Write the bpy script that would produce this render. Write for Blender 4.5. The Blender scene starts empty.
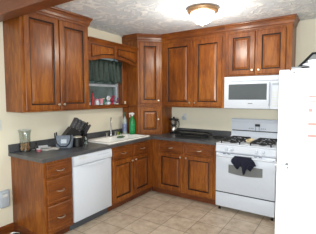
import bpy, bmesh, math, random
from mathutils import Vector, Matrix
random.seed(7)
S = bpy.context.scene
COL = S.collection
PI = math.pi

# ------------------------------------------------------------ camera, world, lights, exposure
YAW, PITCH, ROLL, FPX = 0.5849, -0.0715, -0.0015, 274.37
CAM = Vector((3.0665, -4.1508, 1.5278))
F = Vector((-math.sin(YAW)*math.cos(PITCH), math.cos(YAW)*math.cos(PITCH), math.sin(PITCH)))
R0 = Vector((math.cos(YAW), math.sin(YAW), 0)); U0 = R0.cross(F)
R = R0*math.cos(ROLL)+U0*math.sin(ROLL); U = -R0*math.sin(ROLL)+U0*math.cos(ROLL)
cd = bpy.data.cameras.new('camera'); cam = bpy.data.objects.new('camera', cd); COL.objects.link(cam)
cam.matrix_world = Matrix(((R.x, U.x, -F.x, CAM.x), (R.y, U.y, -F.y, CAM.y), (R.z, U.z, -F.z, CAM.z), (0, 0, 0, 1)))
cd.sensor_width = 36; cd.lens = FPX/316*36; cd.clip_start = 0.02
S.camera = cam

w = bpy.data.worlds.new('world'); S.world = w; w.use_nodes = True
w.node_tree.nodes['Background'].inputs[0].default_value = (0.78, 0.80, 0.80, 1)
w.node_tree.nodes['Background'].inputs[1].default_value = 0.8

def light(name, kind, loc, energy, color, size=0.1, sizey=None, target=None):
    l = bpy.data.lights.new(name, kind); l.energy = energy; l.color = color
    if kind == 'AREA':
        l.size = size
        if sizey: l.shape = 'RECTANGLE'; l.size_y = sizey
    elif kind in ('POINT', 'SPOT'): l.shadow_soft_size = size
    o = bpy.data.objects.new(name, l); COL.objects.link(o); o.location = loc
    if target is not None:
        o.rotation_euler = (Vector(target)-Vector(loc)).to_track_quat('-Z', 'Y').to_euler()
    return o
# camera flash just above the lens, the ceiling lamp's bulb, an added cool fill behind, tilted up to brighten the ceiling
light('flash_light', 'AREA', CAM+Vector((0.0, 0.05, 0.09)), 40, (0.94, 0.975, 1.0), 0.05, 0.03, target=(1.9, -0.3, 0.75))
LX, LY, CZ = 1.72, -1.19, 2.54
light('bulb_light', 'POINT', (LX, LY, CZ-0.28), 24, (1, 0.94, 0.84), 0.09)
light('ceiling_fill_area', 'AREA', (2.2, -5.85, 1.35), 66, (0.84, 0.93, 1.0), 2.2, 1.5, target=(1.6, -3.4, 3.2))

S.view_settings.view_transform = 'Standard'; S.view_settings.look = 'None'
S.view_settings.gamma = 1; S.view_settings.use_curve_mapping = False
S.view_settings.exposure = 0.25

# ------------------------------------------------------------ materials
def srgb(c):
    return tuple(((v/255)/12.92 if v/255 <= 0.04045 else ((v/255+0.055)/1.055)**2.4) for v in c)+(1,)
class N:
    def __init__(s, name):
        s.m = bpy.data.materials.new(name); s.m.use_nodes = True; s.t = s.m.node_tree
        s.b = s.t.nodes['Principled BSDF']
    def n(s, k, **kw):
        x = s.t.nodes.new(k)
        for a, v in kw.items():
            if hasattr(x, a): setattr(x, a, v)
            else: x.inputs[a.replace('_', ' ')].default_value = v
        return x
    def l(s, a, b): s.t.links.new(a, b)
    def ramp(s, fac, stops):
        r = s.n('ShaderNodeValToRGB'); e = r.color_ramp.elements
        while len(e) < len(stops): e.new(0.5)
        for i, (p, c) in enumerate(stops): e[i].position = p; e[i].color = c
        s.l(fac, r.inputs[0]); return r.outputs[0]
    def coords(s, scale=(1, 1, 1), kind='Object'):
        c = s.n('ShaderNodeTexCoord'); m = s.n('ShaderNodeMapping'); m.inputs['Scale'].default_value = scale
        s.l(c.outputs[kind], m.inputs[0]); return m.outputs[0]
    def bump(s, h, strength, dist=0.01):
        b = s.n('ShaderNodeBump'); b.inputs['Strength'].default_value = strength; b.inputs['Distance'].default_value = dist
        s.l(h, b.inputs['Height']); s.l(b.outputs[0], s.b.inputs['Normal']); return b
def plain(name, rgb, rough=0.5, metal=0, noise=0.06, scale=30, trans=0, ior=1.45, spec=0.5, bump=0):
    x = N(name); x.b.inputs['Roughness'].default_value = rough; x.b.inputs['Metallic'].default_value = metal
    x.b.inputs['Transmission Weight'].default_value = trans; x.b.inputs['IOR'].default_value = ior
    x.b.inputs['Specular IOR Level'].default_value = spec
    c = srgb(rgb); t = x.n('ShaderNodeTexNoise'); t.inputs['Scale'].default_value = scale
    x.l(x.coords(), t.inputs['Vector'])
    d = tuple(v*(1-noise) for v in c[:3])+(1,); e = tuple(min(1, v*(1+noise)) for v in c[:3])+(1,)
    x.l(x.ramp(t.outputs['Fac'], [(0.3, d), (0.7, e)]), x.b.inputs['Base Color'])
    if bump: x.bump(t.outputs['Fac'], bump, 0.003)
    return x.m
def wood(name, dark, mid, lite, horiz=False):
    x = N(name)
    co = x.coords((6, 6, 0.9) if not horiz else (1.2, 1.2, 9))
    a = x.n('ShaderNodeTexNoise', Scale=4.0, Detail=5.0, Roughness=0.6, Distortion=1.1); x.l(co, a.inputs['Vector'])
    b = x.n('ShaderNodeTexNoise', Scale=2.2, Detail=3.0); x.l(x.coords((1, 1, 0.6)), b.inputs['Vector'])
    c = x.n('ShaderNodeTexNoise', Scale=30.0, Detail=3.0); x.l(co, c.inputs['Vector'])
    mx = x.n('ShaderNodeMath', operation='ADD'); m1 = x.n('ShaderNodeMath', operation='MULTIPLY'); m1.inputs[1].default_value = 0.55
    m2 = x.n('ShaderNodeMath', operation='MULTIPLY'); m2.inputs[1].default_value = 0.45
    x.l(a.outputs['Fac'], m1.inputs[0]); x.l(b.outputs['Fac'], m2.inputs[0]); x.l(m1.outputs[0], mx.inputs[0]); x.l(m2.outputs[0], mx.inputs[1])
    x.l(x.ramp(mx.outputs[0], [(0.36, srgb(dark)), (0.5, srgb(mid)), (0.63, srgb(lite))]), x.b.inputs['Base Color'])
    x.b.inputs['Roughness'].default_value = 0.45; x.b.inputs['Specular IOR Level'].default_value = 0.3; x.b.inputs['Coat Weight'].default_value = 0.3; x.b.inputs['Coat Roughness'].default_value = 0.22
    x.bump(c.outputs['Fac'], 0.04, 0.002)
    return x.m
M = {}
M['wood'] = wood('maple_wood', (90, 45, 14), (125, 66, 19), (154, 92, 29))
M['woodb'] = wood('maple_wood_horizontal', (84, 41, 13), (114, 59, 17), (138, 78, 25), True)
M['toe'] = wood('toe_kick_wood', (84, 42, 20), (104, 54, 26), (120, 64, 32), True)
M['groove'] = plain('dark_groove_brown', (44, 22, 12), 0.4)  # dark brown for door panel grooves and valance panel outlines
M['white'] = plain('white_enamel', (212, 219, 230), 0.28, noise=0.01)
M['fridge'] = plain('white_textured_steel', (224, 228, 232), 0.42, noise=0.01, scale=400, bump=0.06)
M['whiteplastic'] = plain('white_plastic', (214, 216, 214), 0.45, noise=0.02)
M['paleblue'] = plain('pale_grey_blue_plastic', (176, 186, 196), 0.5, noise=0.03)
M['grey'] = plain('grey_plastic', (120, 122, 124), 0.4)
M['black'] = plain('black_enamel', (18, 18, 20), 0.35)
M['castiron'] = plain('black_cast_iron', (22, 22, 24), 0.6, bump=0.2)
M['blackplastic'] = plain('black_plastic', (24, 24, 28), 0.42)
M['knifegrip'] = plain('dark_grey_knife_grip', (66, 66, 70), 0.35)
M['darkglass'] = plain('dark_window_glass', (84, 90, 96), 0.15, noise=0.02)
M['ovenglass'] = plain('grey_oven_glass', (118, 121, 122), 0.15, noise=0.02)
M['steel'] = plain('brushed_steel', (190, 190, 188), 0.25, 1)
M['nickel'] = plain('satin_nickel', (205, 198, 184), 0.3, 1)
M['bronze'] = plain('bronze_ring', (178, 142, 108), 0.4, 0.6)
M['sink'] = plain('white_porcelain', (244, 243, 238), 0.2, noise=0.01)
M['curtain'] = plain('dark_green_cloth', (48, 64, 58), 0.6, noise=0.4, scale=60)
M['navy'] = plain('navy_towel_cloth', (24, 26, 44), 0.95, noise=0.2, scale=150, bump=0.5)
M['slate'] = None
x = N('slate_laminate'); t = x.n('ShaderNodeTexNoise', Scale=120.0, Detail=4.0); x.l(x.coords(), t.inputs['Vector'])
t2 = x.n('ShaderNodeTexNoise', Scale=6.0, Detail=3.0); x.l(x.coords(), t2.inputs['Vector'])
mm = x.n('ShaderNodeMath', operation='ADD'); x.l(t.outputs['Fac'], mm.inputs[0]); x.l(t2.outputs['Fac'], mm.inputs[1])
mh = x.n('ShaderNodeMath', operation='MULTIPLY'); mh.inputs[1].default_value = 0.5; x.l(mm.outputs[0], mh.inputs[0])
x.l(x.ramp(mh.outputs[0], [(0.38, srgb((60, 62, 66))), (0.62, srgb((88, 89, 92)))]), x.b.inputs['Base Color'])
x.b.inputs['Roughness'].default_value = 0.36; M['slate'] = x.m
# walls
def wallmat(name, rgb):
    x = N(name); t = x.n('ShaderNodeTexNoise', Scale=160.0, Detail=3.0); x.l(x.coords(), t.inputs['Vector'])
    t2 = x.n('ShaderNodeTexNoise', Scale=1.5, Detail=2.0); x.l(x.coords(), t2.inputs['Vector'])
    c = srgb(rgb); x.l(x.ramp(t2.outputs['Fac'], [(0.3, tuple(v*0.96 for v in c[:3])+(1,)), (0.7, c)]), x.b.inputs['Base Color'])
    x.b.inputs['Roughness'].default_value = 0.75; x.bump(t.outputs['Fac'], 0.12, 0.002); return x.m
M['wall'] = wallmat('cream_wall_paint', (232, 226, 206))
# ceiling: stomped plaster
x = N('stomped_plaster'); co = x.coords((1, 1, 1))
d = x.n('ShaderNodeTexNoise', Scale=5.0, Detail=2.0); x.l(co, d.inputs['Vector'])
mxv = x.n('ShaderNodeMix', data_type='VECTOR'); mxv.inputs[0].default_value = 0.12
x.l(co, mxv.inputs[4]); x.l(d.outputs['Color'], mxv.inputs[5])
n1 = x.n('ShaderNodeTexNoise', Scale=7.5, Detail=4.0, Roughness=0.55, Distortion=1.6); x.l(mxv.outputs[1], n1.inputs['Vector'])
h = x.ramp(n1.outputs['Fac'], [(0.47, (0, 0, 0, 1)), (0.60, (1, 1, 1, 1))])
x.l(x.ramp(n1.outputs['Fac'], [(0.50, srgb((218, 224, 232))), (0.60, srgb((246, 248, 250)))]), x.b.inputs['Base Color'])
x.b.inputs['Roughness'].default_value = 0.7; x.bump(h, 0.55, 0.011); M['ceiling'] = x.m
# floor tiles, pitch 0.326 m
x = N('beige_floor_tile'); P = 0.326
co = x.n('ShaderNodeTexCoord'); mp = x.n('ShaderNodeMapping'); mp.inputs['Location'].default_value = (-1.007+P*20, 1.468+P*20, 0)
x.l(co.outputs['Object'], mp.inputs[0])
br = x.n('ShaderNodeTexBrick'); br.offset = 0.0; br.squash = 1.0
for k, v in (('Scale', 1.0), ('Mortar Size', 0.0045), ('Mortar Smooth', 0.25), ('Brick Width', P), ('Row Height', P)): br.inputs[k].default_value = v
br.inputs['Color1'].default_value = (0.35, 0.35, 0.35, 1); br.inputs['Color2'].default_value = (0.65, 0.65, 0.65, 1); br.inputs['Mortar'].default_value = (0.5, 0.5, 0.5, 1)
x.l(mp.outputs[0], br.inputs['Vector'])
n1 = x.n('ShaderNodeTexNoise', Scale=9.0, Detail=6.0, Roughness=0.65); x.l(co.outputs['Object'], n1.inputs['Vector'])
ad = x.n('ShaderNodeMath', operation='MULTIPLY_ADD'); ad.inputs[1].default_value = 0.25; x.l(br.outputs['Color'], ad.inputs[0])
x.l(n1.outputs['Fac'], ad.inputs[2])
tc = x.ramp(ad.outputs[0], [(0.45, srgb((168, 149, 129))), (0.62, srgb((190, 173, 153))), (0.8, srgb((206, 191, 172)))])
mc = x.n('ShaderNodeMix', data_type='RGBA'); x.l(br.outputs['Fac'], mc.inputs[0]); x.l(tc, mc.inputs[6]); mc.inputs[7].default_value = srgb((132, 116, 98))
x.l(mc.outputs[2], x.b.inputs['Base Color']); x.b.inputs['Roughness'].default_value = 0.42
inv = x.n('ShaderNodeMath', operation='SUBTRACT'); inv.inputs[0].default_value = 1; x.l(br.outputs['Fac'], inv.inputs[1]); x.bump(inv.outputs[0], 0.5, 0.003)
M['tile'] = x.m
# glass
def glassmat(name, tint, mix=0.82, rough=0.03):
    x = N(name); tr = x.n('ShaderNodeBsdfTransparent'); tr.inputs[0].default_value = srgb(tint)
    gl = x.n('ShaderNodeBsdfGlossy'); gl.inputs['Roughness'].default_value = rough
    ms = x.n('ShaderNodeMixShader'); ms.inputs[0].default_value = 1-mix
    x.l(tr.outputs[0], ms.inputs[1]); x.l(gl.outputs[0], ms.inputs[2]); x.l(ms.outputs[0], x.t.nodes['Material Output'].inputs[0]); return x.m
M['pane'] = glassmat('window_glass', (190, 200, 200), 0.9)
M['glass'] = glassmat('clear_glass', (240, 243, 242), 0.88, 0.08)
x = N('lit_frosted_glass'); x.b.inputs['Base Color'].default_value = srgb((255, 248, 232)); x.b.inputs['Emission Color'].default_value = (1, 0.90, 0.72, 1)
nz = x.n('ShaderNodeTexNoise', Scale=5.0); mr = x.n('ShaderNodeMapRange'); mr.inputs[3].default_value = 1.8; mr.inputs[4].default_value = 2.4
x.l(nz.outputs['Fac'], mr.inputs[0]); x.l(mr.outputs[0], x.b.inputs['Emission Strength']); M['lampglass'] = x.m

# ------------------------------------------------------------ mesh helpers
def newbm(): return bmesh.new()
def box(bm, x0, x1, y0, y1, z0, z1, bev=0.0, seg=1, mat=None):
    vs = [bm.verts.new((a, b, c)) for a in (x0, x1) for b in (y0, y1) for c in (z0, z1)]
    fs = [bm.faces.new([vs[i] for i in f]) for f in ((0, 1, 3, 2), (4, 6, 7, 5), (0, 4, 5, 1), (2, 3, 7, 6), (0, 2, 6, 4), (1, 5, 7, 3))]
    if mat is not None: bmesh.ops.transform(bm, matrix=mat, verts=vs)
    if bev > 0:
        es = list({e for f in fs for e in f.edges})
        bmesh.ops.bevel(bm, geom=es, offset=bev, segments=seg, affect='EDGES', profile=0.5)
    return vs
def lathe(bm, prof, c=(0, 0, 0), n=24, mat=None, caps=True):
    rings = []
    for r, z in prof:
        rings.append([bm.verts.new((c[0]+r*math.cos(2*PI*i/n), c[1]+r*math.sin(2*PI*i/n), c[2]+z)) for i in range(n)])
    for a, b in zip(rings, rings[1:]):
        for i in range(n): bm.faces.new((a[i], a[(i+1) % n], b[(i+1) % n], b[i]))
    if caps:
        bm.faces.new(rings[0][::-1]); bm.faces.new(rings[-1])
    if mat is not None: bmesh.ops.transform(bm, matrix=mat, verts=[v for r in rings for v in r])
def tube(bm, pts, r, n=8):
    pts = [Vector(p) for p in pts]; rings = []
    rs = r if isinstance(r, (list, tuple)) else [r]*len(pts)
    up = None
    for i, p in enumerate(pts):
        d = (pts[min(i+1, len(pts)-1)]-pts[max(i-1, 0)]).normalized()
        if up is None: up = Vector((0, 0, 1)) if abs(d.z) < 0.9 else Vector((1, 0, 0))
        a = d.cross(up).normalized(); b = a.cross(d).normalized(); up = b
        rings.append([bm.verts.new(p+(a*math.cos(2*PI*k/n)+b*math.sin(2*PI*k/n))*rs[i]) for k in range(n)])
    for a, b in zip(rings, rings[1:]):
        for i in range(n): bm.faces.new((a[i], a[(i+1) % n], b[(i+1) % n], b[i]))
    bm.faces.new(rings[0][::-1]); bm.faces.new(rings[-1])
def prism(bm, poly, z0, z1, mat=None):
    a = [bm.verts.new((p[0], p[1], z0)) for p in poly]; b = [bm.verts.new((p[0], p[1], z1)) for p in poly]
    bm.faces.new(a[::-1]); bm.faces.new(b)
    for i in range(len(poly)): j = (i+1) % len(poly); bm.faces.new((a[i], a[j], b[j], b[i]))
    if mat is not None: bmesh.ops.transform(bm, matrix=mat, verts=a+b)
    return a+b
def sweep(bm, prof, path):
    """prof: (out, z) points; path: (point, outward-offset direction) mitred"""
    rings = []
    for p, d in path: rings.append([bm.verts.new((p[0]+d[0]*o, p[1]+d[1]*o, z)) for o, z in prof])
    for a, b in zip(rings, rings[1:]):
        for i in range(len(prof)-1): bm.faces.new((a[i], a[i+1], b[i+1], b[i]))
        bm.faces.new((a[-1], a[0], b[0], b[-1]))
    bm.faces.new(rings[0]); bm.faces.new(rings[-1][::-1])
def obj(name, bm, mat, parent=None, smooth=False, loc=None, label=None):
    bmesh.ops.recalc_face_normals(bm, faces=bm.faces[:])
    me = bpy.data.meshes.new(name)
    if loc is not None:
        bmesh.ops.translate(bm, verts=bm.verts[:], vec=-Vector(loc))
    bm.to_mesh(me); bm.free()
    mats = mat if isinstance(mat, (list, tuple)) else [mat]
    for m in mats: me.materials.append(m if not isinstance(m, str) else M[m])
    if smooth:
        for p in me.polygons: p.use_smooth = True
        if smooth != 'all':
            try: me.set_sharp_from_angle(angle=math.radians(40))
            except Exception: pass
    o = bpy.data.objects.new(name, me); COL.objects.link(o)
    if parent is not None:
        o.parent = parent
        if loc is not None: o.location = loc
    elif loc is not None: o.location = loc
    if label: o['label'] = label
    return o
def thing(name, label, cat, loc=(0, 0, 0), group=None):
    """An Empty at the thing's base. Children are built in world coordinates and shifted under it."""
    o = bpy.data.objects.new(name, None); COL.objects.link(o); o.empty_display_size = 0.05
    o.location = loc; tag(o, label, cat, group); return o
def tag(o, label, cat, group=None):
    o['label'] = label; o['category'] = cat
    if group: o['group'] = group
    return o
def part(name, bm, mat, root, smooth=False, label=None):
    """part of a thing; vertices given in world coordinates"""
    off = Vector((0, 0, 0)); q = root
    while q is not None: off += q.location; q = q.parent
    bmesh.ops.translate(bm, verts=bm.verts[:], vec=-off)
    return obj(name, bm, mat, root, smooth, None, label)
def struct(name, bm, mat, smooth=False):
    o = obj(name, bm, mat, None, smooth); o['kind'] = 'structure'; return o
def setmat(bm, n0, idx):
    bm.faces.ensure_lookup_table()
    for f in bm.faces[n0:]: f.material_index = idx

def FR(o, u, n):
    """local frame: x=u along the front, y=n outward, z up"""
    u = Vector(u).normalized(); n = Vector(n).normalized(); o = Vector(o)
    return Matrix(((u.x, n.x, 0, o.x), (u.y, n.y, 0, o.y), (0, 0, 1, o.z), (0, 0, 0, 1)))
LEFT = lambda x: FR((x, 0, 0), (0, 1, 0), (1, 0, 0))          # u = world y
BACK = lambda y: FR((0, y, 0), (1, 0, 0), (0, -1, 0))         # u = world x
def raised_panel(bm, m, u0, u1, z0, z1, t=0.02, fw=0.055, small=False):
    """frame and raised centre panel as nested rectangles"""
    if small: lv = [(0, 0), (0, t-0.006), (0.006, t), (fw*0.45, t), (fw*0.6, t-0.004), (fw*0.75, t-0.001)]
    else: lv = [(0, 0), (0, t-0.005), (0.005, t), (fw, t), (fw+0.006, t-0.004), (fw+0.010, t-0.012), (fw+0.016, t-0.012), (fw+0.042, t-0.001), (fw+0.046, t-0.001)]
    rings = []
    for i, n in lv:
        rings.append([bm.verts.new((a, n, b)) for a, b in ((u0+i, z0+i), (u1-i, z0+i), (u1-i, z1-i), (u0+i, z1-i))])
    n0 = len(bm.faces)
    for k, (a, b) in enumerate(zip(rings, rings[1:])):
        for i in range(4):
            f = bm.faces.new((a[i], a[(i+1) % 4], b[(i+1) % 4], b[i]))
            if not small and k in (3, 4, 5): f.material_index = 1
    bm.faces.new(rings[0][::-1]); bm.faces.new(rings[-1])
    bmesh.ops.transform(bm, matrix=m, verts=[v for r in rings for v in r])
def knob(m, u, z, root, t=0.02):
    b = newbm(); mm = m @ Matrix.Translation((u, t, z)) @ Matrix.Rotation(-PI/2, 4, 'X')
    lathe(b, [(0.006, 0), (0.005, 0.012), (0.012, 0.017), (0.0155, 0.023), (0.012, 0.029), (0.004, 0.031)], n=14, mat=mm)
    return part('knob', b, 'nickel', root, True)
def pull(m, u, z, root, t=0.02, w=0.042):
    b = newbm()
    P_ = [m @ Vector(p) for p in ((u-w, t-0.002, z), (u-w, t+0.018, z), (u-w*0.6, t+0.027, z-0.004), (u, t+0.03, z-0.006), (u+w*0.6, t+0.027, z-0.004), (u+w, t+0.018, z), (u+w, t-0.002, z))]
    tube(b, P_, [0.007, 0.005, 0.0045, 0.006, 0.0045, 0.005, 0.007], 8)
    return part('handle', b, 'nickel', root, True)
def door(m, u0, u1, z0, z1, root, kside=None, kz=None, name='door', t=0.02, fw=0.055):
    b = newbm(); raised_panel(b, m, u0, u1, z0, z1, t, fw)
    d = part(name, b, ['wood', 'groove'], root)
    if kside:
        ku = u0+0.028 if kside < 0 else u1-0.028
        knob(m, ku, kz, d, t)
    return d
def drawer(m, u0, u1, z0, z1, root):
    b = newbm(); raised_panel(b, m, u0, u1, z0, z1, 0.02, 0.05, small=True)
    d = part('drawer', b, ['woodb', 'groove'], root); pull(m, (u0+u1)/2, (z0+z1)/2, d); return d
def cbox(name, root, mats, *bxs, bev=0.001):
    b = newbm()
    for q in bxs: box(b, *q, bev=bev)
    return part(name, b, mats, root)

# ------------------------------------------------------------ room shell
XR, YF = 3.62, -6.2
YL, YR = -2.555, -1.647            # left wall cabinet
YC, YD = -2.527, -2.172            # left end of base run, dishwasher left
b = newbm(); box(b, -0.15, XR+0.15, YF-0.15, 0.15, -0.1, 0); struct('floor', b, 'tile')
b = newbm(); box(b, -0.15, XR+0.15, YF-0.15, 0.15, CZ, CZ+0.1); struct('ceiling', b, 'ceiling')
b = newbm(); box(b, -0.15, XR+0.15, 0, 0.15, 0, CZ); struct('wall_back', b, 'wall')
b = newbm(); box(b, XR, XR+0.15, YF, 0, 0, CZ); struct('wall_right', b, 'wall')
b = newbm(); box(b, -0.15, XR+0.15, YF-0.15, YF, 0, CZ); struct('wall_front', b, 'wall')
WY0, WY1, WZ0, WZ1 = -1.60, -0.665, 1.42, 2.20
b = newbm()
box(b, -0.15, 0, YF, WY0, 0, CZ); box(b, -0.15, 0, WY1, 0, 0, CZ)
box(b, -0.15, 0, WY0, WY1, 0, WZ0); box(b, -0.15, 0, WY0, WY1, WZ1, CZ)
struct('wall_left', b, 'wall')
b = newbm()
prof = [(0, 0), (0.014, 0), (0.014, 0.078), (0.008, 0.098), (0, 0.104)]
sweep(b, [(o, z) for o, z in prof], [((0, YF), (1, 0)), ((0, YC-0.001), (1, 0))]); struct('baseboard_left', b, 'woodb')
b = newbm(); sweep(b, prof, [((2.50, 0), (0, -1)), ((XR, 0), (0, -1))]); struct('baseboard_back', b, 'woodb')
b = newbm(); sweep(b, prof, [((XR, YF), (-1, 0)), ((XR, 0), (-1, 0))]); struct('baseboard_right', b, 'woodb')
b = newbm(); box(b, 0.001, XR-0.001, -2.78, -2.64, 2.30, CZ-0.001, bev=0.006); struct('trim_4', b, 'toe')
# window in the left wall
wn = bpy.data.objects.new('window_1', None); COL.objects.link(wn); wn['kind'] = 'structure'; wn.location = (-0.05, -1.13, WZ0)
fb = 0.035
cbox('window_frame', wn, 'white', (-0.10, -0.04, WY0, WY0+fb, WZ0, WZ1), (-0.10, -0.04, WY1-fb, WY1, WZ0, WZ1),
     (-0.10, -0.04, WY0+fb, WY1-fb, WZ0, WZ0+fb), (-0.10, -0.04, WY0+fb, WY1-fb, WZ1-fb, WZ1))
cbox('sash_rail', wn, 'white', (-0.09, -0.045, WY0+fb, WY1-fb, 1.70, 1.735))
cbox('window_pane', wn, 'pane', (-0.075, -0.070, WY0+fb, WY1-fb, WZ0+fb, WZ1-fb), bev=0)
b = newbm(); box(b, -0.148, 0, WY0, WY1, WZ0, WZ0+0.004); struct('trim_1', b, 'white')
# wooden casing and stool around the window
b = newbm()
box(b, 0, 0.10, -0.715, -0.612, 1.4205, 2.26, bev=0.004); box(b, 0, 0.02, WY0-0.045, WY0, 1.41, 2.25, bev=0.003); box(b, 0, 0.02, WY0-0.045, -0.716, 2.20, 2.27, bev=0.003)
struct('trim_2', b, 'wood')
b = newbm(); box(b, 0.0, 0.125, YR+0.003, -0.612, 1.360, 1.418, bev=0.006); struct('trim_3', b, 'woodb')
# grey neighbouring building seen dimly through the pane
b = newbm(); box(b, -4.2, -4.0, -3, 9, 0, 2.6); struct('wall_neighbour', b, plain('weathered_grey_siding', (168, 178, 174), 0.8, noise=0.3, scale=2))

# ------------------------------------------------------------ base cabinets
CT, CB = 0.914, 0.876
FX, FY = 0.61, -0.61
G0 = 'maple base cabinets'
# drawer stack, left end
t = thing('drawer_cabinet', 'three-drawer maple base cabinet at the left end, beside the dishwasher', 'cabinet', (0.3, (YC+YD)/2, 0))
cbox('body', t, 'wood', (0.004, FX, YC, YD-0.003, 0.10, CB))
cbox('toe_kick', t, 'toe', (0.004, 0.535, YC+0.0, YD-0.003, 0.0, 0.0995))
mL = LEFT(FX)
for z0, z1 in ((0.700, 0.845), (0.425, 0.680), (0.125, 0.405)): drawer(mL, YC+0.028, YD-0.025, z0, z1, t)
# sink base
SY0, SY1 = YD+0.612, -0.612
t = thing('sink_cabinet', 'maple base cabinet under the white sink, right of the dishwasher', 'cabinet', (0.3, -1.1, 0))
cbox('body', t, 'wood', (0.004, FX, SY0, SY0+0.018, 0.10, CB), (0.004, FX, SY1-0.018, SY1, 0.10, CB), (0.004, 0.02, SY0+0.018, SY1-0.018, 0.10, CB),
     (FX-0.02, FX, SY0+0.018, SY1-0.018, 0.10, CB), (0.02, FX-0.02, SY0+0.018, SY1-0.018, 0.10, 0.12))
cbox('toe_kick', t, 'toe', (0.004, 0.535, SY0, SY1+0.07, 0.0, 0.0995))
a0, a1, a2, a3 = SY0+0.03, -1.125, -1.095, -0.70
for u0, u1 in ((a0, a1), (a2, a3)): drawer(mL, u0, u1, 0.700, 0.845, t)
door(mL, a0, a1, 0.125, 0.680, t, 1, 0.635); door(mL, a2, a3, 0.125, 0.680, t, -1, 0.635)
# back run
BX1 = 1.690
t = thing('base_cabinet', 'two-door maple base cabinet along the back wall, left of the stove', 'cabinet', (1.1, -0.3, 0))
cbox('body', t, 'wood', (0.004, BX1, FY, -0.004, 0.10, CB))
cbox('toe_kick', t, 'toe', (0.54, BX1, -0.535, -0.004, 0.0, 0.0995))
mB = BACK(FY)
for u0, u1 in ((0.735, 1.165), (1.205, 1.640)):
    drawer(mB, u0, u1, 0.700, 0.845, t)
    door(mB, u0, u1, 0.125, 0.680, t, 1 if u0 < 1 else -1, 0.645)

# countertop with cut-out for the sink
KX0, KX1, KY0, KY1 = 0.115, 0.545, -1.51, -0.665
t = thing('countertop', 'dark slate-grey laminate countertop turning the corner, with low backsplash', 'countertop', (0.3, -0.3, CB))
b = newbm()
H = 0.635; e = 0.004
xs = [0.003, KX0, KX1, H]; ys = [YC-0.025, KY0, KY1, -0.635, -0.003]
ys = sorted(ys); # -2.55,-1.50,-0.635,-0.63
V = {}
def gv(x_, y_, z_):
    k = (round(x_, 4), round(y_, 4), round(z_, 4))
    if k not in V: V[k] = b.verts.new(k)
    return V[k]
xs2 = [0.003, KX0, KX1, H, BX1+0.002]; ys2 = [YC-0.025, KY0, KY1, -H, -0.003]
cells = set()
for i in range(4):
    for j in range(4):
        xm, ym = (xs2[i]+xs2[i+1])/2, (ys2[j]+ys2[j+1])/2
        if xm > H and ym < -H: continue
        if KX0 < xm < KX1 and KY0 < ym < KY1: continue
        cells.add((i, j))
for i, j in cells:
    for z_ in (CB+0.0005, CT): b.faces.new([gv(xs2[i], ys2[j], z_), gv(xs2[i+1], ys2[j], z_), gv(xs2[i+1], ys2[j+1], z_), gv(xs2[i], ys2[j+1], z_)])
    for di, dj, p, q in ((-1, 0, (i, j), (i, j+1)), (1, 0, (i+1, j), (i+1, j+1)), (0, -1, (i, j), (i+1, j)), (0, 1, (i, j+1), (i+1, j+1))):
        if (i+di, j+dj) not in cells:
            A = (xs2[p[0]], ys2[p[1]]); B_ = (xs2[q[0]], ys2[q[1]])
            b.faces.new([gv(*A, CB+0.0005), gv(*B_, CB+0.0005), gv(*B_, CT), gv(*A, CT)])
part('worktop', b, 'slate', t)
cbox('backsplash', t, 'slate', (0.003, 0.022, YC-0.025, -0.622, CT+0.0005, CT+0.09), bev=0.003)
cbox('backsplash', t, 'slate', (0.622, BX1+0.002, -0.022, -0.003, CT+0.0005, CT+0.09), bev=0.003)

# sink
t = thing('kitchen_sink', 'white double-bowl drop-in sink set in the grey countertop', 'sink', ((KX0+KX1)/2, (KY0+KY1)/2, CT))
b = newbm(); r = 0.02
ox0, ox1, oy0, oy1 = KX0-0.045, KX1+0.028, KY0-0.03, KY1+0.028
xs3 = [ox0, KX0+0.05, KX1-0.02, ox1]; ys3 = [oy0, KY0+0.02, -1.085, -1.055, KY1-0.02, oy1]
V = {}
zt_ = CT+0.014
for i in range(3):
    for j in range(5):
        if i == 1 and j in (1, 3): continue
        b.faces.new([gv(xs3[i], ys3[j], zt_), gv(xs3[i+1], ys3[j], zt_), gv(xs3[i+1], ys3[j+1], zt_), gv(xs3[i], ys3[j+1], zt_)])
for (y0, y1) in ((ys3[1], ys3[2]), (ys3[3], ys3[4])):
    prev = None
    for ins, z_ in ((0, zt_), (0.006, zt_-0.008), (0.014, CT-0.06), (0.02, CT-0.16), (0.045, CT-0.175)):
        ring = [gv(p, q, z_) for p, q in ((xs3[1]+ins, y0+ins), (xs3[2]-ins, y0+ins), (xs3[2]-ins, y1-ins), (xs3[1]+ins, y1-ins))]
        if prev:
            for k in range(4): b.faces.new((prev[k], prev[(k+1) % 4], ring[(k+1) % 4], ring[k]))
        prev = ring
    b.faces.new(prev)
rim = [gv(p, q, zt_) for p, q in ((ox0, oy0), (ox1, oy0), (ox1, oy1), (ox0, oy1))]
low = [b.verts.new((p, q, CT+0.0005)) for p, q in ((ox0-0.006, oy0-0.006), (ox1+0.006, oy0-0.006), (ox1+0.006, oy1+0.006), (ox0-0.006, oy1+0.006))]
edge = {0: [ox0, oy0]}
def edgechain(fix, val, arr):
    return [gv(*( (a, val) if fix == 'y' else (val, a)), zt_) for a in arr]
for fix, val, arr, A, B_ in (('y', oy0, xs3, low[0], low[1]), ('x', ox1, ys3, low[1], low[2]), ('y', oy1, xs3[::-1], low[2], low[3]), ('x', ox0, ys3[::-1], low[3], low[0])):
    b.faces.new(edgechain(fix, val, arr)+[B_, A])
part('basin', b, 'sink', t)
for yc_ in ((ys3[1]+ys3[2])/2, (ys3[3]+ys3[4])/2):
    b = newbm(); lathe(b, [(0.04, 0), (0.04, 0.003), (0.03, 0.004), (0.028, 0.001), (0.004, 0.001)], (0.34, yc_, CT-0.1745), 16); part('drain', b, 'steel', t, True)
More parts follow.
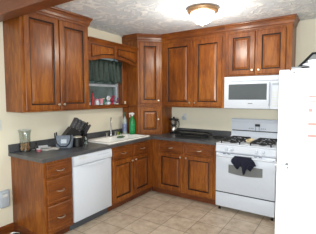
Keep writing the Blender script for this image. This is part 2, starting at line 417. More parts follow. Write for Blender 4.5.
# faucet
FYc = -1.02
t = thing('faucet', 'chrome gooseneck faucet standing behind the white sink', 'faucet', (0.115, FYc, zt_))
cbox('base_plate', t, 'steel', (0.09, 0.14, FYc-0.12, FYc+0.12, zt_+0.0005, zt_+0.008), bev=0.003)
b = newbm(); d = Vector((0.75, -0.66, 0)); P0 = Vector((0.115, FYc, zt_+0.008))
pts = [P0, P0+Vector((0, 0, 0.05)), P0+Vector((0, 0, 0.235))]
for k in range(1, 9):
    a = PI*k/8; pts.append(P0+Vector((0, 0, 0.235))+d*0.045*(1-math.cos(a))+Vector((0, 0, 0.045*math.sin(a))))
pts.append(pts[-1]+Vector((0, 0, -0.03)))
tube(b, pts, [0.017, 0.012]+[0.0095]*(len(pts)-2), 12); part('spout', b, 'steel', t, True)
for s in (-1, 1):
    b = newbm(); lathe(b, [(0.02, 0), (0.018, 0.03), (0.02, 0.036), (0.02, 0.05), (0.008, 0.054)], (0.115, FYc+s*0.095, zt_+0.008), 14)
    tube(b, [(0.115, FYc+s*0.095, zt_+0.05), (0.14, FYc+s*0.105, zt_+0.062), (0.165, FYc+s*0.115, zt_+0.066)], 0.006)
    part('handle', b, 'steel', t, True)
t = thing('sink_sprayer', 'small dark pull-out sprayer in its chrome collar at right of the faucet', 'sprayer', (0.115, -0.78, zt_))
b = newbm(); lathe(b, [(0.022, 0), (0.02, 0.012), (0.014, 0.018)], (0.115, -0.80, zt_+0.0005), 14); part('collar', b, 'steel', t, True)
b = newbm(); lathe(b, [(0.012, 0.018), (0.011, 0.05), (0.017, 0.075), (0.015, 0.09), (0.006, 0.094)], (0.115, -0.80, zt_+0.0005), 14); part('nozzle', b, 'blackplastic', t, True)

# dishwasher
DY0, DY1 = YD+0.002, YD+0.608
t = thing('dishwasher', 'white built-in dishwasher between the drawer cabinet and the sink cabinet', 'dishwasher', (0.3, (DY0+DY1)/2, 0))
cbox('body', t, 'white', (0.03, 0.585, DY0, DY1, 0.105, CB-0.004), bev=0.002)
b = newbm(); box(b, 0.586, 0.628, DY0+0.002, DY1-0.002, 0.115, 0.755, bev=0.006, seg=2); part('door', b, 'white', t, True)
# control panel with a curved lip
b = newbm(); pr = [(0.586, 0.758), (0.628, 0.758), (0.640, 0.768), (0.644, 0.80), (0.636, 0.862), (0.628, 0.870), (0.586, 0.870)]
for k in range(1):
    A = [b.verts.new((p, DY0+0.002, z_)) for p, z_ in pr]; B_ = [b.verts.new((p, DY1-0.002, z_)) for p, z_ in pr]
    b.faces.new(A); b.faces.new(B_[::-1])
    for i in range(len(pr)): j = (i+1) % len(pr); b.faces.new((A[i], A[j], B_[j], B_[i]))
cp = part('control_panel', b, 'white', t)
b = newbm()
n = 14
for i in range(n):
    y0 = DY0+0.10+i*(DY1-DY0-0.2)/n; y1 = y0+(DY1-DY0-0.2)/n
    f = lambda y: 0.745-0.022*math.sin(PI*(y-DY0-0.1)/(DY1-DY0-0.2))
    v = [b.verts.new(p) for p in ((0.629, y0, f(y0)), (0.629, y1, f(y1)), (0.629, y1, 0.757), (0.629, y0, 0.757), (0.645, y0, f(y0)+0.004), (0.645, y1, f(y1)+0.004), (0.641, y1, 0.7575), (0.641, y0, 0.7575))]
    for q in ((0, 1, 2, 3), (4, 7, 6, 5), (0, 4, 5, 1), (3, 2, 6, 7)): b.faces.new([v[k] for k in q])
part('handle', b, 'white', t)
b = newbm()
for i in range(7): box(b, 0.6385, 0.6425, DY0+0.36+i*0.028, DY0+0.378+i*0.028, 0.828, 0.834)
part('button', b, 'paleblue', t, label='row of small grey push buttons')
b = newbm()
for i in range(5): box(b, 0.6385, 0.6425, DY0+0.07, DY0+0.19, 0.825+i*0.007, 0.828+i*0.007)
part('vent', b, 'whiteplastic', t)
cbox('kick_panel', t, plain('slate_kick_panel', (78, 82, 90), 0.5), (0.52, 0.54, DY0, DY1, 0.0, 0.104))

# ------------------------------------------------------------ wall cabinets
ZB, ZC = 1.371, 2.44
CROWN = [(0, 2.432), (0.006, 2.432), (0.008, 2.445), (0.015, 2.457), (0.020, 2.482), (0.032, 2.508), (0.042, 2.520), (0.045, 2.529), (0.045, 2.5385), (0, 2.5385)]
q = math.sqrt(0.5)
t = thing('wall_cabinet', 'tall two-door maple wall cabinet nearest the camera, left of the window', 'cabinet', (0.16, (YL+YR)/2, ZB))
cbox('body', t, 'wood', (0.003, 0.33, YL, YR, ZB, 2.53))
b = newbm(); sweep(b, CROWN, [((0.0465, YL), (0, -1)), ((0.33, YL), (1, -1)), ((0.33, YR), (1, 1)), ((0.0465, YR), (0, 1))]); part('crown_moulding', b, 'woodb', t)
mU = LEFT(0.33); ym = (YL+YR)/2
door(mU, YL+0.032, ym-0.008, ZB+0.018, 2.418, t, 1, ZB+0.075, fw=0.056); door(mU, ym+0.008, YR-0.032, ZB+0.018, 2.418, t, -1, ZB+0.075, fw=0.062)
# corner cabinet: diagonal, upper part
A = (0.33, -0.61); B_ = (0.61, -0.33)
def diag(bm, z0, z1): prism(bm, [(0.003, -0.61), A, B_, (0.61, -0.003), (0.003, -0.003)], z0, z1)
t = thing('corner_wall_cabinet', 'tall narrow diagonal maple wall cabinet in the corner', 'cabinet', (0.2, -0.2, ZB))
b = newbm(); diag(b, 1.40, 2.53); part('body', b, 'wood', t)
tq = 0.4142
b = newbm(); sweep(b, CROWN, [((0.0635, -0.61), (0, -1)), (A, (tq, -1)), (B_, (1, -tq)), ((0.61, -0.3295), (1, 0))]); part('crown_moulding', b, 'woodb', t)
mD = FR((A[0], A[1], 0), (1, 1, 0), (1, -1, 0)); DW = 0.28*math.sqrt(2)
door(mD, 0.035, DW-0.035, 1.425, 2.412, t, 1, 1.475, fw=0.06)
t = thing('corner_countertop_cabinet', 'short diagonal maple cabinet standing on the countertop in the corner', 'cabinet', (0.2, -0.2, CT))
b = newbm(); diag(b, CT+0.001, 1.372); part('body', b, 'wood', t)
b = newbm(); prism(b, [(0.003, -0.622), (A[0]+0.005, -0.622), (0.622, B_[1]-0.005), (0.622, -0.003), (0.003, -0.003)], 1.3725, 1.3995); part('moulding', b, 'woodb', t)
door(mD, 0.035, DW-0.035, CT+0.03, 1.355, t, 1, 1.17, fw=0.055)
# back wall cabinet
t = thing('wall_cabinet', 'wide two-door maple wall cabinet on the back wall, between corner cabinet and microwave', 'cabinet', (1.1, -0.16, ZB))
cbox('body', t, 'wood', (0.612, 1.679, -0.33, -0.003, ZB, 2.53))
b = newbm(); sweep(b, CROWN, [((0.612+0.0, -0.33), (0.0, -1)), ((1.679, -0.33), (0, -1))]); part('crown_moulding', b, 'woodb', t)
mK = BACK(-0.33)
door(mK, 0.665, 1.165, ZB+0.018, 2.385, t, 1, ZB+0.075, fw=0.068); door(mK, 1.195, 1.640, ZB+0.018, 2.385, t, -1, ZB+0.075, fw=0.068)
# over the microwave
UX0, UX1, UZ = 1.681, 2.545, 1.82
t = thing('wall_cabinet', 'short two-door maple wall cabinet directly above the white microwave', 'cabinet', (2.1, -0.16, UZ))
cbox('body', t, 'wood', (UX0, UX1, -0.33, -0.003, UZ, 2.53))
b = newbm(); sweep(b, CROWN, [((UX0, -0.33), (0, -1)), ((UX1, -0.33), (1, -1)), ((UX1, -0.0635), (1, 0))]); part('crown_moulding', b, 'woodb', t)
door(mK, 1.735, 2.095, UZ+0.018, 2.405, t, 1, UZ+0.07, fw=0.06); door(mK, 2.125, 2.475, UZ+0.018, 2.405, t, -1, UZ+0.07, fw=0.06)
# arched valance between left cabinet and corner cabinet
t = thing('window_valance', 'arched maple valance board with carved panels spanning above the window', 'valance', (0.32, -1.13, 2.0))
y0, y1 = YR+0.002, -0.613; zb0, zt0 = 2.015, 2.285; nn = 32
arch = lambda y: zb0+0.07*max(0, 1-((y-(y0+y1)/2)/((y1-y0)/2-0.07))**2)
def slab(bm, yy0, yy1, zlo, zhi, xa, xb, n=12):
    pv = None
    for i in range(n+1):
        y = yy0+(yy1-yy0)*i/n
        c = [bm.verts.new(p) for p in ((xa, y, zlo(y)), (xb, y, zlo(y)), (xb, y, zhi(y)), (xa, y, zhi(y)))]
        if pv:
            for k in range(4): bm.faces.new((pv[k], pv[(k+1) % 4], c[(k+1) % 4], c[k]))
        else: bm.faces.new(c)
        pv = c
    bm.faces.new(pv[::-1])
b = newbm(); slab(b, y0, y1, arch, lambda y: zt0, 0.305, 0.327, 32); part('board', b, 'woodb', t)
ymid = (y0+y1)/2
for s0, s1 in ((y0+0.05, ymid-0.045), (ymid+0.045, y1-0.05)):
    b = newbm(); slab(b, s0, s1, lambda y: arch(y)+0.045, lambda y: zt0-0.05, 0.327, 0.331, 12); setmat(b, 0, 1)
    slab(b, s0+0.012, s1-0.012, lambda y: arch(y)+0.058, lambda y: zt0-0.064, 0.331, 0.340, 12); slab(b, s0+0.035, s1-0.035, lambda y: arch(y)+0.078, lambda y: zt0-0.086, 0.340, 0.350, 12)
    part('panel', b, ['wood', 'groove'], t)
b = newbm(); box(b, 0.3275, 0.343, ymid-0.028, ymid+0.028, arch(ymid)-0.004, zt0-0.015, bev=0.004); part('centre_block', b, 'wood', t)
b = newbm(); lathe(b, [(0.018, 0), (0.014, 0.006), (0.004, 0.01)], n=14, mat=Matrix.Translation((0.343, ymid, (arch(ymid)+zt0)/2)) @ Matrix.Rotation(PI/2, 4, 'Y')); part('rosette', b, 'wood', t, True)
b = newbm(); sweep(b, [(0, zt0), (0, zt0-0.02), (0.008, zt0-0.018), (0.014, zt0-0.002), (0.03, zt0+0.012), (0.032, zt0+0.026), (-0.02, zt0+0.026), (-0.02, zt0)], [((0.3275, y0), (1, 0)), ((0.3275, y1), (1, 0))]); part('moulding', b, 'woodb', t)
# curtain
t = thing('curtain', 'dark green gathered valance curtain hanging in the kitchen window', 'curtain', (0.10, -1.13, 1.75))
b = newbm(); tube(b, [(0.09, YR+0.004, 2.085), (0.09, -0.717, 2.085)], 0.007); part('curtain_rod', b, 'whiteplastic', t)
b = newbm(); NY, NZ = 160, 12; grid = []
for i in range(NY+1):
    fy = i/NY; y = YR+0.01+fy*(-0.72-YR-0.01); row = []
    for j in range(NZ+1):
        fz = j/NZ; zbot = 1.755+0.012*math.sin(fy*29)+0.008*math.sin(fy*61+1)
        z = 2.095+(zbot-2.095)*fz
        amp = 0.010+0.030*fz; xx = 0.092+amp*math.sin(fy*2*PI*10+0.6*math.sin(fy*17))*(0.75+0.25*math.sin(fy*11))+0.01*(1-fz)*0
        if j <= 1: xx = 0.101+0.003*math.sin(fy*120)
        row.append((xx, y, z))
    grid.append(row)
fr = [[b.verts.new(p) for p in r_] for r_ in grid]; bk = [[b.verts.new((p[0]-0.003, p[1], p[2])) for p in r_] for r_ in grid]
for i in range(NY):
    for j in range(NZ):
        b.faces.new((fr[i][j], fr[i+1][j], fr[i+1][j+1], fr[i][j+1])); b.faces.new((bk[i][j], bk[i][j+1], bk[i+1][j+1], bk[i+1][j]))
for i in range(NY):
    for j in (0, NZ): b.faces.new((fr[i][j], bk[i][j], bk[i+1][j], fr[i+1][j]))
for j in range(NZ):
    for i in (0, NY): b.faces.new((fr[i][j], fr[i][j+1], bk[i][j+1], bk[i][j]))
part('cloth', b, 'curtain', t, 'all')

# ------------------------------------------------------------ microwave
MX0, MX1, MY, MZ0, MZ1 = 1.700, 2.462, -0.40, 1.370, 1.810
t = thing('microwave', 'white over-the-range microwave mounted above the stove', 'microwave', ((MX0+MX1)/2, -0.2, MZ0))
b = newbm(); box(b, MX0, MX1, MY+0.03, -0.004, MZ0, MZ1, bev=0.004); part('body', b, 'white', t)
dx1 = MX1-0.155
b = newbm(); box(b, MX0, dx1, MY, MY+0.029, MZ0+0.003, MZ1-0.07, bev=0.006, seg=2); dr = part('door', b, 'white', t, True)
b = newbm(); box(b, MX0+0.065, dx1-0.035, MY-0.003, MY-0.0005, MZ0+0.125, MZ1-0.105, bev=0.001); part('window', b, 'darkglass', dr, label='dark grey see-through door window')
b = newbm(); box(b, (MX0+dx1)/2+0.03, (MX0+dx1)/2+0.09, MY-0.0015, MY-0.0002, MZ0+0.07, MZ0+0.08); part('maker_mark', b, 'grey', dr)
b = newbm(); box(b, dx1+0.002, MX1, MY+0.002, MY+0.029, MZ0+0.003, MZ1-0.07, bev=0.004); cp = part('control_panel', b, 'white', t)
b = newbm(); box(b, dx1+0.03, MX1-0.03, MY-0.0005, MY+0.0015, MZ1-0.13, MZ1-0.10); part('display', b, 'paleblue', cp)
b = newbm()
for i in range(6):
    for j in range(3): box(b, dx1+0.03+j*0.034, dx1+0.056+j*0.034, MY+0.0, MY+0.0018, MZ0+0.04+i*0.034, MZ0+0.06+i*0.034)
part('keypad', b, 'whiteplastic', cp)
b = newbm(); tube(b, [(dx1-0.006, MY, MZ0+0.05), (dx1-0.006, MY-0.026, MZ0+0.07), (dx1-0.006, MY-0.03, (MZ0+MZ1)/2-0.03), (dx1-0.006, MY-0.026, MZ1-0.11), (dx1-0.006, MY, MZ1-0.09)], 0.009); part('handle', b, 'white', dr, True)
b = newbm(); box(b, MX0, MX1, MY+0.004, MY+0.029, MZ1-0.066, MZ1-0.001, bev=0.003)
gr = part('vent_grille', b, 'white', t)
b = newbm()
for i in range(34): box(b, MX0+0.03+i*0.0206, MX0+0.040+i*0.0206, MY+0.0022, MY+0.0038, MZ1-0.05, MZ1-0.018)
part('slat', b, 'whiteplastic', gr)

# ------------------------------------------------------------ stove
RX0, RX1, RY = 1.696, 2.458, -0.665
t = thing('gas_stove', 'white freestanding gas stove with black grates beneath the microwave', 'stove', ((RX0+RX1)/2, -0.33, 0))
b = newbm(); box(b, RX0, RX1, RY+0.045, -0.03, 0.055, 0.895, bev=0.003); part('body', b, 'white', t)
b = newbm(); box(b, RX0-0.0, RX1, RY+0.005, -0.03, 0.896, 0.918, bev=0.006, seg=2); part('cooktop', b, 'white', t, True)
# backguard
b = newbm(); pr = [(-0.03, 0.918), (-0.115, 0.918), (-0.115, 0.935), (-0.085, 0.96), (-0.075, 1.155), (-0.085, 1.197), (-0.075, 1.21), (-0.03, 1.21)]
A_ = [b.verts.new((RX0+0.012, p, z_)) for p, z_ in pr]; C_ = [b.verts.new((RX1-0.012, p, z_)) for p, z_ in pr]
b.faces.new(A_); b.faces.new(C_[::-1])
for i in range(len(pr)): j = (i+1) % len(pr); b.faces.new((A_[i], A_[j], C_[j], C_[i]))
bg = part('backguard', b, 'white', t)
b = newbm(); box(b, RX0+0.03, RX1-0.03, -0.089, -0.0845, 1.030, 1.043); part('slot', b, 'blackplastic', bg, label='long thin black slot across the backguard')
b = newbm(); box(b, 2.055, 2.125, -0.0845, -0.079, 1.105, 1.14, bev=0.001); part('clock_display', b, 'blackplastic', bg, label='small black clock display')
for k in (2.062, 2.112):
    b = newbm(); box(b, k, k+0.006, -0.087, -0.0795, 1.045, 1.10); part('printed_line', b, 'grey', bg)
for k in range(6):
    b = newbm(); xk = 1.97+k*0.025+(0.095 if k > 2 else 0); box(b, xk, xk+0.015, -0.0845, -0.078, 1.07, 1.08); part('button', b, 'grey', bg)
# front control panel, slanted
b = newbm(); pr = [(RY+0.045, 0.80), (RY-0.005, 0.80), (RY-0.008, 0.815), (RY+0.004, 0.885), (RY+0.012, 0.8955), (RY+0.045, 0.8955)]
A_ = [b.verts.new((RX0, p, z_)) for p, z_ in pr]; C_ = [b.verts.new((RX1, p, z_)) for p, z_ in pr]
b.faces.new(A_); b.faces.new(C_[::-1])
for i in range(len(pr)): j = (i+1) % len(pr); b.faces.new((A_[i], A_[j], C_[j], C_[i]))
fp = part('control_panel', b, 'white', t)
for kx in (1.845, 1.915, 2.225, 2.305):
    b = newbm(); mm = Matrix.Translation((kx, RY-0.003, 0.85)) @ Matrix.Rotation(PI/2-0.15, 4, 'X')
    lathe(b, [(0.023, 0), (0.022, 0.010), (0.018, 0.013), (0.016, 0.024), (0.006, 0.026)], n=18, mat=mm)
    box(b, -0.004, 0.004, -0.019, 0.019, 0.02, 0.03, bev=0.002, mat=mm); part('knob', b, 'white', t, True)
# oven door, drawer
b = newbm(); box(b, RX0+0.003, RX1-0.003, RY-0.004, RY+0.043, 0.265, 0.792, bev=0.006, seg=2); od = part('oven_door', b, 'white', t, True)
b = newbm()
x0, x1, z0, z1 = 1.875, 2.305, 0.535, 0.645
n0 = 10; top = [(x0+(x1-x0)*i/n0, z0-0.0+(-0.018*math.sin(PI*i/n0))) for i in range(n0+1)]
poly = top+[(x1, z1), (x0, z1)]
a_ = [b.verts.new((p, RY-0.0045, z_)) for p, z_ in poly]; c_ = [b.verts.new((p, RY-0.008, z_)) for p, z_ in poly]
b.faces.new(a_); b.faces.new(c_[::-1])
for i in range(len(poly)): j = (i+1) % len(poly); b.faces.new((a_[i], a_[j], c_[j], c_[i]))
part('window', b, 'ovenglass', od, label='grey oven door window')
b = newbm(); HZ = 0.755
tube(b, [(RX0+0.03, RY-0.002, HZ), (RX0+0.035, RY-0.035, HZ+0.003), (RX0+0.06, RY-0.048, HZ+0.004), (RX1-0.06, RY-0.048, HZ+0.004), (RX1-0.035, RY-0.035, HZ+0.003), (RX1-0.03, RY-0.002, HZ)], 0.012, 10); part('handle', b, 'white', od, True)
for k in range(4):
    xk = RX0+(0.10, 0.16, 0.50, 0.56)[k]; b = newbm(); box(b, xk, xk+0.04, RY-0.0055, RY-0.0035, 0.779, 0.787); part('vent', b, 'blackplastic', od)
cbox('drawer_gap', t, 'blackplastic', (RX0+0.006, RX1-0.006, RY+0.004, RY+0.044, 0.2515, 0.2645))
b = newbm(); box(b, RX0+0.003, RX1-0.003, RY-0.002, RY+0.043, 0.06, 0.251, bev=0.006, seg=2); part('storage_drawer', b, 'white', t, True)
for lx in (RX0+0.04, RX1-0.04):
    for ly in (RY+0.06, -0.08):
        b = newbm(); lathe(b, [(0.018, 0), (0.018, 0.02), (0.01, 0.022), (0.01, 0.056)], (lx, ly, 0), 12); part('leg', b, 'blackplastic', t, True)
# grates and burners
for gx in (RX0+0.19, RX1-0.19):
    for gy in (-0.525, -0.265):
        b = newbm(); lathe(b, [(0.05, 0), (0.05, 0.006), (0.038, 0.008), (0.038, 0.02), (0.03, 0.026), (0.005, 0.027)], (gx, gy, 0.9182), 20); part('burner', b, 'black', t, True)
        b = newbm(); g = 0.122; z = 0.950
        ring = [(gx+sx*g, gy+sy*g*0.98) for sx, sy in ((-1, -1), (1, -1), (1, 1), (-1, 1))]
        for i in range(4):
            p, r_ = ring[i], ring[(i+1) % 4]; tube(b, [(p[0], p[1], z), (r_[0], r_[1], z)], 0.0082, 6)
            tube(b, [(p[0], p[1], z), (p[0]*1.0, p[1], 0.9182)], 0.0082, 6)
            m_ = ((p[0]+r_[0])/2, (p[1]+r_[1])/2); tube(b, [(m_[0], m_[1], z), ((m_[0]*0.65+gx*0.35), (m_[1]*0.65+gy*0.35), z+0.008), ((m_[0]*0.25+gx*0.75), (m_[1]*0.25+gy*0.75), z+0.004)], 0.0082, 6)
            tube(b, [(p[0], p[1], z), ((p[0]*0.5+gx*0.5), (p[1]*0.5+gy*0.5), z+0.008)], 0.006, 6)
        part('grate', b, 'castiron', t)
# things on the stove
t = thing('spoon_rest', 'cream ceramic spoon rest between the black stove grates', 'spoon rest', (2.06, -0.36, 0.9183))
b = newbm(); mm = Matrix.Translation((2.075, -0.40, 0.9186)) @ Matrix.Diagonal((0.9, 2.3, 1.3, 1))
lathe(b, [(0.03, 0), (0.045, 0.008), (0.056, 0.028), (0.053, 0.029), (0.042, 0.011), (0.006, 0.007)], n=24, mat=mm)
part('dish', b, plain('cream_ceramic', (226, 208, 170), 0.35, noise=0.12, scale=25), t, True)
# towel over the oven handle
t = thing('dish_towel', 'dark navy dish towel draped in a bunch over the oven door handle', 'towel', (1.99, RY-0.05, 0.6))
b = newbm()
fz = [(-0.032, 0.665), (-0.030, 0.70), (-0.030, 0.74), (-0.031, 0.765), (-0.040, 0.776), (-0.052, 0.778), (-0.064, 0.772), (-0.069, 0.755), (-0.072, 0.73), (-0.074, 0.70), (-0.075, 0.67), (-0.075, 0.64), (-0.075, 0.61), (-0.075, 0.585)]
nu = 34; tg = []
for i in range(nu+1):
    f_ = i/nu; row = []
    for j, (yy, zz) in enumerate(fz):
        front = max(0, (j-6)/7.0)
        wd = 0.105+0.045*math.sin(min(1, front*1.6)*PI/1.4)-0.055*max(0, front-0.55)*2
        xx = 2.075+(f_-0.5)*2*wd+0.02*front
        drop = front*(0.6+0.40*math.exp(-((f_-0.5)/0.2)**2)+0.12*math.sin(f_*15)+0.1*math.sin(f_*7+2))
        z_ = zz if j <= 6 else 0.772-0.20*drop
        y_ = RY+yy-0.011*front*(1+math.sin(f_*24+front*2))-0.004*(1+math.sin(f_*13))
        row.append((xx, y_, z_))
    tg.append(row)
fr = [[b.verts.new(p) for p in r_] for r_ in tg]
for i in range(nu):
    for j in range(len(fz)-1): b.faces.new((fr[i][j], fr[i+1][j], fr[i+1][j+1], fr[i][j+1]))
o = part('cloth', b, 'navy', t, 'all'); so = o.modifiers.new('thick', 'SOLIDIFY'); so.thickness = 0.006; so.offset = 0
b = newbm()
for dx, dz, rr in ((0.115, -0.03, 0.024), (0.14, -0.055, 0.02), (0.10, -0.06, 0.028)):
    bmesh.ops.create_icosphere(b, subdivisions=3, radius=rr, matrix=Matrix.Translation((2.075+dx, RY-0.078, 0.755+dz)) @ Matrix.Rotation(0.5, 4, 'Y') @ Matrix.Diagonal((1.5, 0.5, 0.9, 1)))
part('bunched_corner', b, 'navy', t, 'all')

# ------------------------------------------------------------ refrigerator
X0, Y0, Y1, RZ = 2.745, -2.30, -1.56, 1.70
t = thing('refrigerator', 'tall white refrigerator at the right edge, its side towards the camera', 'refrigerator', (3.1, -1.93, 0))
b = newbm(); box(b, X0+0.068, 3.44, Y0, Y1, 0.03, RZ, bev=0.004, seg=2); part('body', b, 'fridge', t, True)
b = newbm(); box(b, X0, X0+0.06, Y0+0.001, Y1-0.001, 1.105, RZ-0.004, bev=0.006, seg=3); fd = part('freezer_door', b, 'fridge', t, True)
b = newbm(); box(b, X0, X0+0.06, Y0+0.001, Y1-0.001, 0.07, 1.092, bev=0.006, seg=3); dd = part('fridge_door', b, 'fridge', t, True)
for nm, z0, z1 in (('gasket', 1.115, RZ-0.015), ('gasket', 0.085, 1.08)):
    b = newbm(); box(b, X0+0.0602, X0+0.0678, Y0+0.0025, Y1-0.006, z0, z1); part(nm, b, 'whiteplastic', t)
b = newbm(); box(b, X0+0.01, X0+0.075, Y0+0.03, Y1-0.02, 0.0, 0.065); part('kick_plate', b, 'grey', t)
b = newbm(); box(b, X0-0.010, X0+0.07, Y0-0.003, Y0+0.05, 1.0945, 1.1025, bev=0.002); part('hinge', b, 'whiteplastic', t, label='grey middle hinge between the two doors')
b = newbm(); box(b, X0+0.052, X0+0.066, Y0-0.003, Y0+0.0, 1.106, 1.120, bev=0.001); part('hinge_screw', b, 'grey', t)
b = newbm(); box(b, X0+0.078, X0+0.092, Y0-0.003, Y0-0.0003, RZ-0.028, RZ-0.016, bev=0.0008); part('screw_cap', b, 'grey', t, label='small dark screw cap near the top edge')
b = newbm(); box(b, X0+0.065, X0+0.12, Y0+0.01, Y0+0.06, RZ+0.0005, RZ+0.012, bev=0.003); part('hinge_cover', b, 'grey', t, label='grey top hinge cover')
for ly in (Y0+0.06, Y1-0.06):
    b = newbm(); lathe(b, [(0.02, 0), (0.02, 0.029)], (3.38, ly, 0), 10); part('leg', b, 'blackplastic', t)
# notice and magnets on its side
t = thing('notice_sheet', 'white paper notice with pale red print on the refrigerator side', 'paper', (2.988, Y0, 1.28))
b = newbm(); box(b, 2.903, 3.098, Y0-0.0016, Y0-0.0004, 1.255, 1.60); part('sheet', b, plain('white_paper', (214, 212, 210), 0.7, noise=0.01), t)
INK = plain('pale_red_ink', (206, 130, 124), 0.7)
for zz, hh, xa, xb in ((1.525, 0.010, 2.913, 3.058), (1.50, 0.006, 2.918, 3.078), (1.345, 0.004, 2.908, 3.078), (1.275, 0.004, 2.908, 3.078), (1.290, 0.016, 2.913, 3.058), (1.36, 0.016, 2.913, 2.958), (1.365, 0.010, 2.978, 3.068), (1.44, 0.02, 2.913, 2.933)):
    b = newbm(); box(b, xa, xb, Y0-0.0026, Y0-0.0018, zz, zz+hh); part('printed_line', b, INK, t, label='pale red printed line')
# on top of the refrigerator
t = thing('roasting_pan_lid', 'grey sloped lid with dark edges on top of the refrigerator', 'lid', (3.05, -2.02, RZ))
b = newbm(); z0 = RZ+0.004; z1 = RZ+0.105
lo = [(2.835, -2.20), (3.36, -2.20), (3.36, -1.84), (2.835, -1.84)]; hi = [(2.91, -2.13), (3.28, -2.13), (3.28, -1.91), (2.91, -1.91)]
A_ = [b.verts.new((p, q_, z0)) for p, q_ in lo]; C_ = [b.verts.new((p, q_, z1)) for p, q_ in hi]
b.faces.new(A_[::-1]); b.faces.new(C_)
for i in range(4): b.faces.new((A_[i], A_[(i+1) % 4], C_[(i+1) % 4], C_[i]))
bmesh.ops.bevel(b, geom=b.edges[:], offset=0.008, segments=2, affect='EDGES'); part('shell', b, plain('dull_grey_metal', (136, 138, 136), 0.45, 0.2, noise=0.15), t, True)
b = newbm()
for i in range(4):
    tube(b, [(lo[i][0], lo[i][1], z0+0.006), (hi[i][0], hi[i][1], z1)], 0.008, 6); j = (i+1) % 4
    tube(b, [(hi[i][0], hi[i][1], z1), (hi[j][0], hi[j][1], z1)], 0.0082, 6); tube(b, [(lo[i][0], lo[i][1], z0+0.006), (lo[j][0], lo[j][1], z0+0.006)], 0.0082, 6)
part('edging', b, 'blackplastic', t)
t = thing('plastic_bag', 'crumpled pale bluish plastic bag on the refrigerator, before the grey lid', 'bag', (3.03, -2.25, RZ))
b = newbm(); bmesh.ops.create_icosphere(b, subdivisions=4, radius=1)
for v in b.verts:
    n_ = v.co.copy(); k = 1+0.10*math.sin(7*n_.x+3*n_.y)+0.09*math.sin(9*n_.z+5*n_.x)+0.05*math.sin(17*n_.x)
    v.co = Vector((3.03+n_.x*0.15*k, -2.252+n_.y*0.035*k, max(RZ+0.002, RZ+0.026+n_.z*0.033*k)))
part('body', b, plain('pale_bluish_plastic', (226, 228, 238), 0.3, noise=0.1, scale=40), t, 'all')

# ------------------------------------------------------------ ceiling light
t = thing('ceiling_light', 'round flush ceiling light with bronze ring and glowing frosted bowl', 'ceiling light', (LX, LY, CZ))
b = newbm(); lathe(b, [(0.145, -0.001), (0.168, -0.006), (0.178, -0.022), (0.174, -0.04), (0.160, -0.052), (0.140, -0.054), (0.138, -0.03), (0.10, -0.02)], (LX, LY, CZ), 40); part('ring', b, 'bronze', t, True)
b = newbm(); pr = [(0.138, -0.053)]+[(0.138*math.cos(a), -0.053-0.125*math.sin(a)) for a in [PI/2*k/9 for k in range(1, 9)]]+[(0.004, -0.178)]
lathe(b, pr, (LX, LY, CZ), 40, caps=True); part('glass_bowl', b, 'lampglass', t, 'all')
b = newbm(); lathe(b, [(0.008, -0.178), (0.011, -0.184), (0.007, -0.193), (0.002, -0.196)], (LX, LY, CZ), 12); part('finial', b, 'bronze', t, True)
# the bulb sits just under the bowl
# ------------------------------------------------------------ wall devices
def outlet(name, label, cat, m, u, z, socket=True):
    t = thing(name, label, cat, m @ Vector((u, 0, z)))
    b = newbm(); box(b, u-0.036, u+0.036, 0.0005, 0.006, z-0.058, z+0.058, bev=0.002, mat=m); part('plate', b, 'whiteplastic', t)
    if socket:
        for dz in (-0.022, 0.022):
            b = newbm(); box(b, u-0.016, u+0.016, 0.006, 0.009, z+dz-0.014, z+dz+0.014, bev=0.003, mat=m); part('socket', b, 'white', t)
    else:
        b = newbm(); box(b, u-0.006, u+0.006, 0.006, 0.018, z-0.012, z+0.012, bev=0.002, mat=m); part('toggle', b, 'white', t)
    return t
W0 = LEFT(0); K0 = BACK(0)
outlet('light_switch', 'white light switch plate high on the wall at the left edge', 'switch', W0, -2.65, 1.23, False)
outlet('wall_outlet', 'white wall outlet above the back counter, behind the air freshener', 'outlet', K0, 0.868, 1.195)
t = thing('air_freshener', 'pale round plug-in air freshener on the back wall outlet', 'air freshener', (0.868, -0.03, 1.19))
b = newbm(); lathe(b, [(0.024, 0), (0.035, 0.004), (0.036, 0.02), (0.028, 0.03), (0.012, 0.033)], n=20, mat=Matrix.Translation((0.862, -0.0095, 1.178)) @ Matrix.Rotation(PI/2, 4, 'X')); part('body', b, 'paleblue', t, True)
b = newbm(); lathe(b, [(0.016, 0), (0.018, 0.015), (0.010, 0.03), (0.008, 0.036)], (0.893, -0.032, 1.188), 14); part('bottle', b, 'whiteplastic', t, True)
t = thing('plug_in_alarm', 'pale grey-blue plug-in alarm low on the wall at the left edge', 'alarm', (0.02, -2.615, 0.42))
b = newbm(); box(b, 0.001, 0.045, -2.68, -2.567, 0.315, 0.51, bev=0.02, seg=3); part('casing', b, 'paleblue', t, True)
b = newbm(); box(b, 0.0452, 0.047, -2.655, -2.60, 0.44, 0.47); part('screen', b, 'whiteplastic', t)
# dark bowl on the floor
t = thing('pet_bowl', 'shiny black bowl on the floor beside the drawer cabinet', 'bowl', (0.23, -2.66, 0))
b = newbm(); lathe(b, [(0.09, 0), (0.105, 0.004), (0.085, 0.05), (0.08, 0.062), (0.072, 0.062), (0.068, 0.03), (0.004, 0.022)], (0.23, -2.66, 0.0005), 28); part('dish', b, 'black', t, True)
b = newbm(); lathe(b, [(0.079, 0.0625), (0.083, 0.066), (0.074, 0.068), (0.071, 0.0625)], (0.23, -2.66, 0.0008), 28, caps=False); part('rim', b, 'steel', t, True)

# ------------------------------------------------------------ things on the left counter
Z = CT+0.0006
